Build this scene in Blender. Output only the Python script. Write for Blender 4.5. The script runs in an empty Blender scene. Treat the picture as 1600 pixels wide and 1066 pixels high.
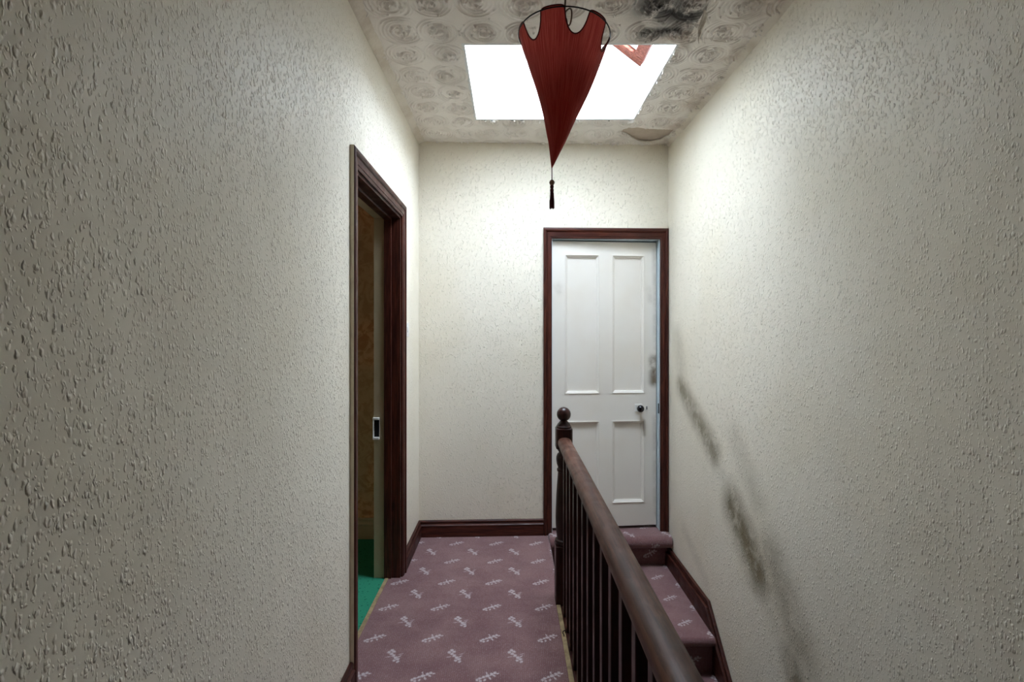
import bpy, bmesh, math, random
import numpy as np
from mathutils import Vector, Matrix

random.seed(7); np.random.seed(7)
S = bpy.context.scene
C = S.collection

# ------------------------------------------------------------------ camera, sky, exposure
CAM_H = 1.42
cam_d = bpy.data.cameras.new('camera'); cam = bpy.data.objects.new('camera', cam_d); C.objects.link(cam)
cam.location = (0, 0, CAM_H); cam.rotation_euler = (math.radians(90), 0, 0)
cam_d.sensor_width = 36.0; cam_d.lens = 755.0 / 1600.0 * 36.0
cam_d.shift_x = 2 / 1600.0; cam_d.shift_y = -15 / 1600.0
cam_d.clip_start = 0.02
S.camera = cam

world = bpy.data.worlds.new('overcast_sky'); S.world = world; world.use_nodes = True
bg = world.node_tree.nodes['Background']
bg.inputs[0].default_value = (0.86, 0.93, 1.08, 1); bg.inputs[1].default_value = 8.0
S.view_settings.view_transform = 'Standard'; S.view_settings.look = 'None'
S.view_settings.gamma = 1.0; S.view_settings.use_curve_mapping = False
S.view_settings.exposure = 0.0
S.cycles.use_denoising = True
S.cycles.max_bounces = 8; S.cycles.diffuse_bounces = 7; S.cycles.glossy_bounces = 3
S.cycles.transparent_max_bounces = 16; S.cycles.transmission_bounces = 8
S.cycles.sample_clamp_indirect = 20.0
S.cycles.use_adaptive_sampling = True; S.cycles.adaptive_threshold = 0.05

# portal of the roof window: only guides sampling of the sky, gives no light of its own
ROOF_SLOPE = 0.78                             # roof falls to the right
def roof_z(x): return 3.075 + (0.803 - x) * ROOF_SLOPE
pl = bpy.data.lights.new('sky_portal', 'AREA'); pl.shape = 'RECTANGLE'
pl.size = 1.06*math.hypot(1, ROOF_SLOPE); pl.size_y = 0.81; pl.cycles.is_portal = True
po = bpy.data.objects.new('sky_portal', pl); C.objects.link(po)
po.location = (0.305, 2.61, roof_z(0.305) + 0.05); po.rotation_euler = (0, math.atan(ROOF_SLOPE), 0)
# daylight spread by the obscured glass of the roof window: a lamp of the pane's own size, at the pane
dl = bpy.data.lights.new('skylight_pane_daylight', 'AREA'); dl.shape = 'RECTANGLE'
dl.size = 0.91*math.hypot(1, ROOF_SLOPE); dl.size_y = 0.655; dl.energy = 93.0; dl.color = (0.72, 0.845, 1.0)
do = bpy.data.objects.new('skylight_pane_daylight', dl); C.objects.link(do)
do.location = (0.2905, 2.605, roof_z(0.2905) + 0.008); do.rotation_euler = (0, math.atan(ROOF_SLOPE), 0)

# ------------------------------------------------------------------ dimensions
LW, RW, CEIL = -0.636, 1.112, 2.737          # left wall, right wall, ceiling
WT = 0.14                                     # wall thickness
YB, KB = 3.345, 0.0377                        # far wall at the left corner, and its slight skew
YN = -2.6                                     # wall behind the camera
HX0, HX1, HY0, HY1 = -0.224, 0.773, 2.21, 3.01  # skylight opening in the ceiling
def bw(x, d, z): return (x, YB + KB * (x - LW) + d, z)

# ------------------------------------------------------------------ helpers
class MB:
    def __init__(s): s.v = []; s.f = []; s.m = []
    def add(s, vs, fs, mi=0):
        b = len(s.v); s.v += [tuple(p) for p in vs]
        s.f += [tuple(b + i for i in f) for f in fs]; s.m += [mi] * len(fs); return s
    def box(s, x0, x1, y0, y1, z0, z1, fn=None, mi=0):
        vs = [(x, y, z) for z in (z0, z1) for y in (y0, y1) for x in (x0, x1)]
        if fn: vs = [fn(*p) for p in vs]
        return s.add(vs, [(0,2,3,1),(4,5,7,6),(0,1,5,4),(2,6,7,3),(0,4,6,2),(1,3,7,5)], mi)
    def prism(s, poly, fn0, fn1, mi=0):
        n = len(poly)
        vs = [fn0(*p) for p in poly] + [fn1(*p) for p in poly]
        fs = [(i, (i+1) % n, n + (i+1) % n, n + i) for i in range(n)] + [tuple(range(n-1, -1, -1)), tuple(range(n, 2*n))]
        return s.add(vs, fs, mi)
    def lathe(s, prof, cx=0, cy=0, n=32, mi=0):
        vs = []; fs = []
        for (r, z) in prof:
            for k in range(n):
                a = 2 * math.pi * k / n; vs.append((cx + r * math.cos(a), cy + r * math.sin(a), z))
        for i in range(len(prof) - 1):
            for k in range(n):
                k2 = (k + 1) % n; fs.append((i*n+k, i*n+k2, (i+1)*n+k2, (i+1)*n+k))
        fs.append(tuple(range(n-1, -1, -1))); fs.append(tuple((len(prof)-1)*n + k for k in range(n)))
        return s.add(vs, fs, mi)
    def tube(s, pts, r, n=8, closed=False, mi=0):
        P = [Vector(p) for p in pts]; m = len(P); vs = []; fs = []
        up = Vector((0.13, 0.21, 1)).normalized(); last = None
        for i, p in enumerate(P):
            if closed: t = P[(i+1) % m] - P[i-1]
            else: t = P[min(i+1, m-1)] - P[max(i-1, 0)]
            t.normalize()
            a = (last if last is not None else up); a = a - t * a.dot(t)
            if a.length < 1e-5: a = Vector((1, 0, 0)) - t * t.x
            a.normalize(); b = t.cross(a); last = a
            rr = r[i] if isinstance(r, (list, tuple)) else r
            for k in range(n):
                q = 2 * math.pi * k / n; vs.append(tuple(p + a * (rr * math.cos(q)) + b * (rr * math.sin(q))))
        for i in range(m if closed else m - 1):
            j = (i + 1) % m
            for k in range(n):
                k2 = (k+1) % n; fs.append((i*n+k, i*n+k2, j*n+k2, j*n+k))
        if not closed: fs += [tuple(range(n-1, -1, -1)), tuple((m-1)*n + k for k in range(n))]
        return s.add(vs, fs, mi)
    def build(s, name, mat, parent=None, smooth=False, bevel=0, seg=2, fix=True):
        me = bpy.data.meshes.new(name); me.from_pydata(s.v, [], s.f)
        mats = mat if isinstance(mat, (list, tuple)) else [mat]
        for q in mats: me.materials.append(q)
        for p, i in zip(me.polygons, s.m): p.material_index = i
        if fix:
            bm = bmesh.new(); bm.from_mesh(me); bmesh.ops.recalc_face_normals(bm, faces=bm.faces[:]); bm.to_mesh(me); bm.free()
        if smooth:
            for p in me.polygons: p.use_smooth = True
            try: me.set_sharp_from_angle(angle=math.radians(38))
            except Exception: pass
        o = bpy.data.objects.new(name, me); C.objects.link(o)
        if parent is not None: o.parent = parent
        if bevel:
            b = o.modifiers.new('bevel', 'BEVEL'); b.width = bevel; b.segments = seg; b.limit_method = 'ANGLE'; b.angle_limit = math.radians(40)
        return o

def tag(o, label, cat=None, group=None, kind=None):
    o['label'] = label
    if cat: o['category'] = cat
    if group: o['group'] = group
    if kind: o['kind'] = kind
    return o
def empty(name, label, cat, loc=(0, 0, 0), kind=None, group=None):
    o = bpy.data.objects.new(name, None); C.objects.link(o); o.location = loc; o.empty_display_size = 0.05
    return tag(o, label, cat, group, kind)
def struct(o, label, cat): return tag(o, label, cat, kind='structure')

# ------------------------------------------------------------------ node helpers
class G:
    def __init__(s, name):
        s.mat = bpy.data.materials.new(name); s.mat.use_nodes = True
        s.t = s.mat.node_tree; s.n = s.t.nodes; s.b = s.n['Principled BSDF']; s.out = s.n['Material Output']
    def link(s, a, b): s.t.links.new(a, b)
    def put(s, sock, v):
        if hasattr(v, 'is_output'): s.link(v, sock)
        else: sock.default_value = v
    def pos(s):
        return s.n.new('ShaderNodeNewGeometry').outputs['Position']
    def obj(s):
        return s.n.new('ShaderNodeTexCoord').outputs['Object']
    def math(s, op, a, b=0.0, c=0.0, clamp=False):
        q = s.n.new('ShaderNodeMath'); q.operation = op; q.use_clamp = clamp
        s.put(q.inputs[0], a); s.put(q.inputs[1], b); s.put(q.inputs[2], c); return q.outputs[0]
    def sep(s, v):
        q = s.n.new('ShaderNodeSeparateXYZ'); s.link(v, q.inputs[0]); return q.outputs
    def comb(s, x, y, z=0.0):
        q = s.n.new('ShaderNodeCombineXYZ'); s.put(q.inputs[0], x); s.put(q.inputs[1], y); s.put(q.inputs[2], z); return q.outputs[0]
    def noise(s, vec, scale, detail=2.0, rough=0.5, dist=0.0):
        q = s.n.new('ShaderNodeTexNoise'); s.link(vec, q.inputs['Vector']); q.inputs['Scale'].default_value = scale
        q.inputs['Detail'].default_value = detail; q.inputs['Roughness'].default_value = rough; q.inputs['Distortion'].default_value = dist
        return q.outputs['Fac']
    def voro(s, vec, scale, feature='F1', rnd=1.0):
        q = s.n.new('ShaderNodeTexVoronoi'); s.link(vec, q.inputs['Vector']); q.feature = feature
        q.inputs['Scale'].default_value = scale; q.inputs['Randomness'].default_value = rnd; return q.outputs
    def ramp(s, v, a, b, lo=0.0, hi=1.0, smooth=True):
        q = s.n.new('ShaderNodeMapRange'); q.interpolation_type = 'SMOOTHSTEP' if smooth else 'LINEAR'
        s.put(q.inputs[0], v); q.inputs[1].default_value = a; q.inputs[2].default_value = b
        q.inputs[3].default_value = lo; q.inputs[4].default_value = hi; return q.outputs[0]
    def mix(s, f, a, b):
        q = s.n.new('ShaderNodeMix'); q.data_type = 'RGBA'; s.put(q.inputs['Factor'], f)
        s.put(q.inputs['A'] if False else q.inputs[6], a); s.put(q.inputs[7], b); return q.outputs[2]
    def mapping(s, vec, loc=(0,0,0), rot=(0,0,0), sc=(1,1,1), typ='POINT'):
        q = s.n.new('ShaderNodeMapping'); q.vector_type = typ; s.link(vec, q.inputs[0])
        q.inputs[1].default_value = loc; q.inputs[2].default_value = rot; q.inputs[3].default_value = sc; return q.outputs[0]
    def length(s, v):
        q = s.n.new('ShaderNodeVectorMath'); q.operation = 'LENGTH'; s.link(v, q.inputs[0]); return q.outputs['Value']
    def bump(s, h, dist, strength=1.0, normal=None):
        q = s.n.new('ShaderNodeBump'); s.link(h, q.inputs['Height']); q.inputs['Distance'].default_value = dist
        q.inputs['Strength'].default_value = strength
        if normal is not None: s.link(normal, q.inputs['Normal'])
        s.link(q.outputs[0], s.b.inputs['Normal']); return q.outputs[0]
    def set(s, col=None, rough=None, spec=None, **kw):
        if col is not None: s.put(s.b.inputs['Base Color'], col)
        if rough is not None: s.put(s.b.inputs['Roughness'], rough)
        if spec is not None: s.b.inputs['Specular IOR Level'].default_value = spec
        for k, v in kw.items(): s.put(s.b.inputs[k.replace('_', ' ')], v)
        return s.mat

def capsule(g, a, b, p0, p1, r, soft):
    """soft mask round the segment p0-p1 in the plane (a, b)"""
    dx, dy = p1[0] - p0[0], p1[1] - p0[1]; L2 = dx*dx + dy*dy
    ax = g.math('SUBTRACT', a, p0[0]); by = g.math('SUBTRACT', b, p0[1])
    t = g.math('DIVIDE', g.math('ADD', g.math('MULTIPLY', ax, dx), g.math('MULTIPLY', by, dy)), L2, clamp=True)
    ex = g.math('SUBTRACT', ax, g.math('MULTIPLY', t, dx)); ey = g.math('SUBTRACT', by, g.math('MULTIPLY', t, dy))
    d = g.math('SQRT', g.math('ADD', g.math('MULTIPLY', ex, ex), g.math('MULTIPLY', ey, ey)))
    return g.ramp(d, r + soft, max(r - soft, 0.0))

# ------------------------------------------------------------------ materials
def woodchip(name, axis, stains=None):
    g = G(name); p = g.pos(); x, y, z = g.sep(p)
    a = y if axis == 'y' else x
    uv = g.comb(a, g.math('MULTIPLY', z, 0.52), 0.0)
    wob = g.n.new('ShaderNodeTexNoise'); g.link(uv, wob.inputs['Vector']); wob.inputs['Scale'].default_value = 130; wob.inputs['Detail'].default_value = 1
    add = g.n.new('ShaderNodeVectorMath'); add.operation = 'MULTIPLY_ADD'
    g.link(wob.outputs['Color'], add.inputs[0]); add.inputs[1].default_value = (0.008, 0.008, 0); g.link(uv, add.inputs[2])
    w = add.outputs[0]
    def chips(scale, keep, r0, r1):
        vo = g.voro(w, scale)
        c = g.sep(vo['Color'])
        h = g.ramp(vo['Distance'], r1, r0)
        k = g.ramp(c[0], keep, keep + 0.12)
        return g.math('MULTIPLY', h, g.math('MULTIPLY', k, g.math('MULTIPLY_ADD', c[1], 0.7, 0.3)))
    h1 = chips(118, 0.42, 0.10, 0.48); h2 = chips(210, 0.35, 0.12, 0.48)
    h = g.math('MAXIMUM', h1, g.math('MULTIPLY', h2, 0.5))
    h = g.math('ADD', h, g.math('MULTIPLY', g.noise(uv, 5, 2), 1.6))
    g.bump(h, 0.0042, 1.0)
    grime = g.ramp(g.noise(p, 1.7, 2, 0.6), 0.42, 0.72)
    col = g.mix(g.math('MULTIPLY', grime, 0.45), (0.83, 0.77, 0.65, 1), (0.765, 0.69, 0.54, 1))
    if stains:
        n = g.noise(p, 14, 2, 0.65)
        tot = None
        for (p0, p1, r, soft, amt) in stains:
            m = g.math('MULTIPLY', capsule(g, a, z, p0, p1, r, soft), amt)
            tot = m if tot is None else g.math('MAXIMUM', tot, m)
        tot = g.math('MULTIPLY', tot, g.ramp(n, 0.28, 0.62, 0.55, 1.0))
        col = g.mix(tot, col, (0.15, 0.115, 0.050, 1))
    return g.set(col, 0.48, 0.32)

STAINS = [((3.16, 1.06), (2.64, 0.76), 0.0, 0.14, 0.78), ((2.62, 0.74), (2.44, 0.56), 0.0, 0.10, 0.16),
          ((2.42, 0.54), (2.17, 0.34), 0.0, 0.19, 0.92), ((2.17, 0.34), (2.04, 0.18), 0.0, 0.10, 0.22),
          ((2.40, 0.90), (2.18, 0.66), 0.0, 0.14, 0.26), ((2.06, 0.46), (1.86, 0.20), 0.0, 0.19, 0.52),
          ((1.92, 0.10), (1.82, -0.02), 0.0, 0.13, 0.82), ((1.82, -0.02), (1.70, -0.20), 0.0, 0.14, 0.78),
          ((3.22, 1.38), (3.14, 1.12), 0.0, 0.14, 0.25), ((3.1, 0.15), (2.75, 0.0), 0.0, 0.08, 0.2)]
M = {}
M['wall_x'] = woodchip('woodchip_cream_far', 'x')
M['wall_y'] = woodchip('woodchip_cream', 'y')
M['wall_r'] = woodchip('woodchip_cream_rubbed', 'y', STAINS)

g = G('ceiling_paper'); p = g.pos(); x, y, z = g.sep(p)
tone = g.ramp(g.noise(p, 2.2, 4, 0.6), 0.4, 0.7)
col = g.mix(tone, (0.84, 0.79, 0.735, 1), (0.76, 0.70, 0.635, 1))
damp = g.math('MULTIPLY', g.ramp(x, 0.80, 1.10), g.ramp(g.noise(p, 7, 4, 0.65), 0.40, 0.70))
col = g.mix(g.math('MULTIPLY', damp, 0.55), col, (0.42, 0.31, 0.22, 1))
mn = g.noise(p, 16, 5, 0.7)
m1 = capsule(g, x, y, (0.57, 1.95), (0.75, 2.02), 0.05, 0.11); m2 = capsule(g, x, y, (0.60, 2.13), (0.72, 2.11), 0.012, 0.055)
mould = g.math('MAXIMUM', g.math('MULTIPLY', m1, 1.0), m2)
mould = g.math('MULTIPLY', mould, g.ramp(mn, 0.24, 0.54))
edge = g.math('LESS_THAN', x, 0.795)
mould = g.math('MULTIPLY', mould, g.math('MULTIPLY', edge, 0.95))
brown = g.math('MULTIPLY', capsule(g, x, y, (0.72, 2.16), (0.80, 2.15), 0.0, 0.08), g.math('MULTIPLY', g.ramp(mn, 0.35, 0.6), 0.5))
col = g.mix(brown, col, (0.28, 0.17, 0.09, 1))
col = g.mix(mould, col, (0.020, 0.019, 0.020, 1))
g.bump(g.noise(p, 240, 2), 0.0012, 0.6)
M['ceiling'] = g.set(col, 0.75, 0.25)

def plain(name, col, rough=0.6, spec=0.4, bumps=None, vary=0.0, vcol=None, metallic=0.0, vscale=6):
    g = G(name); p = g.pos(); c = (*col, 1)
    if vary:
        c = g.mix(g.math('MULTIPLY', g.ramp(g.noise(p, vscale, 4, 0.6), 0.4, 0.68), vary), c, (*vcol, 1))
    if bumps: g.bump(g.noise(p, bumps[0], 3), bumps[1], 1.0)
    g.b.inputs['Metallic'].default_value = metallic
    return g.set(c, rough, spec)

def wood(name, dark, light, rough, stretch, coat=0.0, spec=0.5, worn=None):
    g = G(name); p = g.pos(); q = g.mapping(p, sc=stretch)
    n = g.noise(q, 9, 5, 0.6, 0.6)
    col = g.mix(g.ramp(n, 0.35, 0.68), (*dark, 1), (*light, 1))
    ro = g.ramp(g.noise(p, 14, 3), 0.3, 0.7, rough - 0.06, rough + 0.1)
    if worn:
        wn = g.ramp(g.noise(g.mapping(p, sc=(1, 0.25, 1)), 22, 5, 0.7), 0.50, 0.72)
        col = g.mix(g.math('MULTIPLY', wn, worn[1]), col, (*worn[0], 1))
    g.bump(n, 0.0006, 0.6)
    g.b.inputs['Coat Weight'].default_value = coat; g.b.inputs['Coat Roughness'].default_value = 0.25
    return g.set(col, ro, spec)

M['mahogany_v'] = wood('dark_stained_wood_upright', (0.034, 0.0075, 0.005), (0.092, 0.023, 0.013), 0.42, (9, 9, 0.6), spec=0.28)
M['mahogany_x'] = wood('dark_stained_wood_across', (0.034, 0.0075, 0.005), (0.092, 0.023, 0.013), 0.42, (0.6, 9, 9), spec=0.28)
M['mahogany_y'] = wood('dark_stained_wood_along', (0.030, 0.0075, 0.0055), (0.075, 0.021, 0.013), 0.42, (9, 0.6, 9), spec=0.25)
M['newel'] = wood('dark_varnished_wood_turned', (0.018, 0.0050, 0.004), (0.042, 0.011, 0.008), 0.36, (6, 6, 0.8), spec=0.35)
M['rail'] = wood('worn_brown_wood_rail', (0.050, 0.019, 0.012), (0.115, 0.048, 0.030), 0.42, (9, 0.5, 9), spec=0.25, worn=((0.20, 0.095, 0.06), 0.6))
M['sash'] = wood('red_brown_sash_wood', (0.070, 0.018, 0.010), (0.15, 0.046, 0.028), 0.6, (1, 9, 9), spec=0.1)
M['string_tan'] = plain('tan_edge_paint', (0.76, 0.68, 0.52), 0.6, 0.3, vary=0.5, vcol=(0.58, 0.49, 0.36), vscale=14)
M['bare_wood'] = plain('bare_timber_strip', (0.34, 0.25, 0.13), 0.6, 0.3, vary=0.7, vcol=(0.14, 0.09, 0.05), vscale=18)
M['cream'] = plain('cream_gloss_paint', (0.50, 0.43, 0.29), 0.45, 0.4, vary=0.4, vcol=(0.38, 0.31, 0.2))
M['white'] = plain('white_paint', (0.72, 0.72, 0.70), 0.6, 0.3)
M['blue'] = plain('pale_blue_paint', (0.52, 0.62, 0.66), 0.5, 0.35)
M['plastic'] = plain('white_plastic', (0.80, 0.78, 0.74), 0.3, 0.5)
M['black'] = plain('black_gloss_knob', (0.006, 0.005, 0.008), 0.08, 0.6)
M['slot'] = plain('black_slot', (0.01, 0.01, 0.01), 0.8, 0.2)
M['wire'] = plain('dark_wire', (0.012, 0.010, 0.010), 0.45, 0.5, metallic=0.6)
M['flex'] = plain('brown_twisted_flex', (0.10, 0.062, 0.032), 0.55, 0.4)
M['brass'] = plain('dull_metal', (0.45, 0.42, 0.38), 0.4, 0.5, metallic=0.6)
M['bead'] = plain('dusty_wooden_bead', (0.20, 0.11, 0.075), 0.6, 0.3)
M['tassel'] = plain('dark_red_silk_thread', (0.085, 0.010, 0.013), 0.65, 0.3)
M['hem'] = plain('dark_red_hem', (0.075, 0.008, 0.008), 0.8, 0.2)
M['plaster'] = plain('bare_grey_plaster', (0.50, 0.42, 0.345), 0.9, 0.1, bumps=(60, 0.002), vary=0.5, vcol=(0.41, 0.33, 0.265), vscale=11)
M['paper'] = plain('peeling_paper', (0.74, 0.69, 0.62), 0.85, 0.1, vary=0.6, vcol=(0.50, 0.42, 0.34), vscale=25)
M['coving'] = plain('grubby_coving', (0.80, 0.74, 0.65), 0.8, 0.2, bumps=(70, 0.002), vary=0.6, vcol=(0.60, 0.51, 0.41), vscale=7)
M['plain_wall'] = plain('plain_distemper', (0.32, 0.29, 0.23), 0.8, 0.2)
M['dark_wall'] = plain('dark_brown_paint', (0.10, 0.075, 0.055), 0.7, 0.2)  # for the unseen end wall, toned dark to cut light bounced back
M['dark_floor'] = plain('brown_lower_floor', (0.10, 0.06, 0.05), 0.8, 0.2)
M['bulb'] = plain('unlit_bulb_glass', (0.75, 0.75, 0.72), 0.2, 0.5)

# four-panel door paint with grubby patches by the lock edge; mark below the knob mixes stain and painted shadow
g = G('off_white_door_paint'); p = g.obj(); x, y, z = g.sep(p)
n = g.noise(p, 8, 5, 0.65)
col = g.mix(g.math('MULTIPLY', g.ramp(g.noise(p, 2.1, 3, 0.6), 0.42, 0.7), 0.5), (0.80, 0.755, 0.69, 1), (0.75, 0.68, 0.585, 1))
sm = None
for (a0, a1, r, s_, k, c) in [((0.735, 1.22), (0.735, 1.06), 0.0, 0.06, 0.95, 0), ((0.66, 0.78), (0.665, 0.68), 0.0, 0.022, 0.45, 0), ((0.04, 1.74), (0.06, 1.70), 0.0, 0.05, 0.25, 0),
                              ((0.70, 1.72), (0.71, 1.64), 0.0, 0.04, 0.22, 0), ((0.74, 2.0), (0.748, 1.3), 0.0, 0.03, 0.3, 0), ((0.74, 0.8), (0.748, 0.1), 0.0, 0.03, 0.25, 0)]:
    q = g.math('MULTIPLY', capsule(g, x, z, a0, a1, r, s_), k); sm = q if sm is None else g.math('MAXIMUM', sm, q)
col = g.mix(g.math('MULTIPLY', sm, g.ramp(n, 0.3, 0.6)), col, (0.17, 0.12, 0.07, 1))
M['door'] = g.set(col, 0.42, 0.4)

# fitted carpet: mauve pile, pin dots and two sprigs on a half-drop grid
def carpet():
    g = G('mauve_sprigged_carpet'); p = g.pos(); x, y, z = g.sep(p)
    wv = g.n.new('ShaderNodeTexNoise'); g.link(p, wv.inputs['Vector']); wv.inputs['Scale'].default_value = 260
    wob = g.math('MULTIPLY', g.math('SUBTRACT', wv.outputs['Fac'], 0.5), 0.010)
    u = g.math('ADD', x, wob); v = g.math('ADD', g.math('ADD', y, z), wob)
    PX, PY = 0.266, 0.2495
    A = [(0, 0, 38, 2.4, 24), (-38, -19, 7, 9, 20), (-28, -10, 9, 8, 0), (-25, -25, 8, 7, -30), (-13, -2, 8, 7, 35), (-7, -19, 6, 9, -20), (3, 5, 11, 10, 10), (-1, 22, 4, 9, 20), (14, -9, 5, 11, 30),
         (20, 15, 9, 10, 40), (31, 5, 9, 5, -35), (33, 22, 8, 9, 15), (45, 18, 8, 5, 20)]
    B = [(0, 0, 36, 2.4, -60), (-17, 38, 9, 10, 30), (-27, 25, 9, 10, 0), (-6, 29, 8, 10, 60), (-14, 14, 9, 9, -50), (-2, 3, 8, 11, -40), (10, -10, 9, 10, -30), (21, -20, 9, 10, -60), (7, -29, 7, 9, 45),
         (25, -36, 7, 10, -40), (24, -3, 12, 3.5, 40), (28, 13, 14, 2.2, 20), (-25, -6, 15, 2.4, 12)]
    m = None
    for lst, x0, y0 in ((A, -0.365, 2.735), (B, -0.245, 2.612)):
        cu = g.math('WRAP', g.math('SUBTRACT', u, x0), PX / 2, -PX / 2)
        cv = g.math('WRAP', g.math('SUBTRACT', v, y0), PY / 2, -PY / 2)
        cell = g.comb(cu, cv, 0.0)
        for (cx, cy, rx, ry, a) in lst:
            q = g.mapping(cell, (cx/1000, cy/1000, 0), (0, 0, math.radians(a)), (rx*0.92/1000, ry*0.92/1000, 1), 'TEXTURE')
            e = g.ramp(g.length(q), 1.2, 0.55)
            m = e if m is None else g.math('MAXIMUM', m, e)
    pile = g.noise(p, 420, 2)
    m = g.math('MULTIPLY', m, g.ramp(pile, 0.34, 0.58, 0.35, 0.95))
    worn = g.ramp(g.noise(p, 4.5, 4, 0.6), 0.38, 0.66)
    base = g.mix(worn, (0.190, 0.076, 0.076, 1), (0.255, 0.126, 0.117, 1))
    base = g.mix(g.ramp(pile, 0.35, 0.7), base, (0.115, 0.058, 0.062, 1))
    dots = g.voro(g.comb(u, v, 0.0), 118, 'F1', 0.25)
    d = g.math('MULTIPLY', g.ramp(dots['Distance'], 0.34, 0.10), 0.42)
    base = g.mix(d, base, (0.46, 0.38, 0.38, 1))
    col = g.mix(m, base, (0.54, 0.48, 0.48, 1))
    h = g.math('ADD', g.math('MULTIPLY', pile, 0.14), g.math('MULTIPLY', g.noise(g.mapping(p, sc=(0.6, 1, 1)), 5.5, 2), 1.0))
    g.bump(h, 0.014, 1.0)
    g.b.inputs['Sheen Weight'].default_value = 0.25; g.b.inputs['Sheen Roughness'].default_value = 0.6
    return g.set(col, 0.95, 0.1)
M['carpet'] = carpet()

g = G('green_carpet'); p = g.pos()
M['green'] = g.set(g.mix(g.ramp(g.voro(p, 42)['Distance'], 0.28, 0.12), (0.030, 0.235, 0.135, 1), (0.015, 0.13, 0.075, 1)), 0.95, 0.1)
g.bump(g.noise(p, 300, 2), 0.004, 1.0)

g = G('brown_floral_wallpaper'); p = g.pos()
n = g.ramp(g.noise(p, 13, 4, 0.6, 1.4), 0.44, 0.60)
col = g.mix(n, (0.74, 0.44, 0.25, 1), (0.54, 0.27, 0.13, 1))
col = g.mix(g.math('MULTIPLY', g.ramp(g.noise(p, 1.6, 3), 0.45, 0.6), 0.5), col, (0.46, 0.37, 0.24, 1))
M['wallpaper'] = g.set(col, 0.8, 0.2)

# thin red silk: lets light through
g = G('red_silk'); p = g.obj(); x, y, z = g.sep(p)
ang = g.math('ARCTAN2', y, x)
st = g.comb(g.math('MULTIPLY', ang, 26.0), g.math('MULTIPLY', z, 5.0), 0.0)
sn = g.ramp(g.noise(st, 1.6, 4, 0.65), 0.35, 0.72)
col = g.mix(sn, (0.30, 0.036, 0.029, 1), (0.52, 0.105, 0.085, 1))
tcol = g.mix(sn, (0.30, 0.030, 0.022, 1), (0.50, 0.085, 0.065, 1))
g.set(col, 0.7, 0.2); nb = g.bump(g.noise(g.comb(g.math('MULTIPLY', ang, 9.0), g.math('MULTIPLY', z, 26.0), 0.0), 1.5, 3), 0.004, 0.6)
tr = g.n.new('ShaderNodeBsdfTranslucent'); g.link(tcol, tr.inputs[0]); g.link(nb, tr.inputs['Normal'])
ms = g.n.new('ShaderNodeMixShader'); ms.inputs[0].default_value = 0.5
g.link(g.b.outputs[0], ms.inputs[1]); g.link(tr.outputs[0], ms.inputs[2]); g.link(ms.outputs[0], g.out.inputs[0])
M['silk'] = g.mat

# window glass: made diffusing to even out the light, with a reflection and some dirt
g = G('diffusing_dirty_glass'); p = g.pos()
tb = g.n.new('ShaderNodeBsdfTransparent'); tb.inputs[0].default_value = (0.93, 0.96, 0.97, 1)
gl = g.n.new('ShaderNodeBsdfGlossy'); gl.inputs['Roughness'].default_value = 0.03
fr = g.n.new('ShaderNodeFresnel'); fr.inputs[0].default_value = 1.45
m1 = g.n.new('ShaderNodeMixShader'); g.link(fr.outputs[0], m1.inputs[0]); g.link(tb.outputs[0], m1.inputs[1]); g.link(gl.outputs[0], m1.inputs[2])
tl = g.n.new('ShaderNodeBsdfTranslucent'); tl.inputs[0].default_value = (0.80, 0.83, 0.84, 1)
m2 = g.n.new('ShaderNodeMixShader'); g.link(g.ramp(g.noise(p, 9, 5, 0.7), 0.3, 0.8, 0.60, 0.9), m2.inputs[0])
g.link(m1.outputs[0], m2.inputs[1]); g.link(tl.outputs[0], m2.inputs[2]); g.link(m2.outputs[0], g.out.inputs[0])
M['glass'] = g.mat

# ------------------------------------------------------------------ setting: walls
D2Y0, D2Y1, D2H = 1.975, 2.795, 2.085         # doorway in the left wall
D1X0, D1X1, D1H = 0.2865, 1.0526, 2.07        # door in the far wall
CT = CEIL + 0.012
LOW = -3.9                                    # floor at the foot of the stairs

w = MB(); x0, x1 = LW - WT, LW
w.box(x0, x1, YN, D2Y0, -0.25, CT).box(x0, x1, D2Y1, YB + 0.12, -0.25, CT).box(x0, x1, D2Y0, D2Y1, D2H, CT).box(x0, x1, D2Y0, D2Y1, -0.25, -0.02)
struct(w.build('wall_left', M['wall_y']), 'cream woodchip wall on the left with the open doorway', 'wall')
w = MB().box(RW, RW + WT, YN, 3.62, LOW, CT)
struct(w.build('wall_right', M['wall_r']), 'cream woodchip wall on the right, rubbed dark above the stairs', 'wall')
w = MB()
w.box(LW - 0.05, D1X0, 0, 0.12, -0.25, CT, bw).box(D1X1, RW + 0.05, 0, 0.12, -0.25, CT, bw).box(D1X0, D1X1, 0, 0.12, D1H, CT, bw).box(0.20, RW + 0.05, 0, 0.12, LOW, -0.25, bw)
struct(w.build('wall_back', M['wall_x']), 'cream woodchip wall at the far end with the panelled door', 'wall')
w = MB().box(LW - WT, RW + WT, YN - 0.12, YN, LOW, CT)
struct(w.build('wall_front', M['dark_wall']), 'dark wall closing the landing behind the viewer', 'wall')

# ------------------------------------------------------------------ ceiling with swirled relief
def vnoise(X, Y, s, seed):
    rs = np.random.RandomState(seed); T = rs.rand(256, 256)
    a = X / s + 100.3; b = Y / s + 100.7
    i = np.floor(a).astype(int); j = np.floor(b).astype(int); fa = a - i; fb = b - j
    fa = fa*fa*(3-2*fa); fb = fb*fb*(3-2*fb)
    q = lambda i, j: T[i % 256, j % 256]
    return (q(i, j)*(1-fa) + q(i+1, j)*fa)*(1-fb) + (q(i, j+1)*(1-fa) + q(i+1, j+1)*fa)*fb

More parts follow.
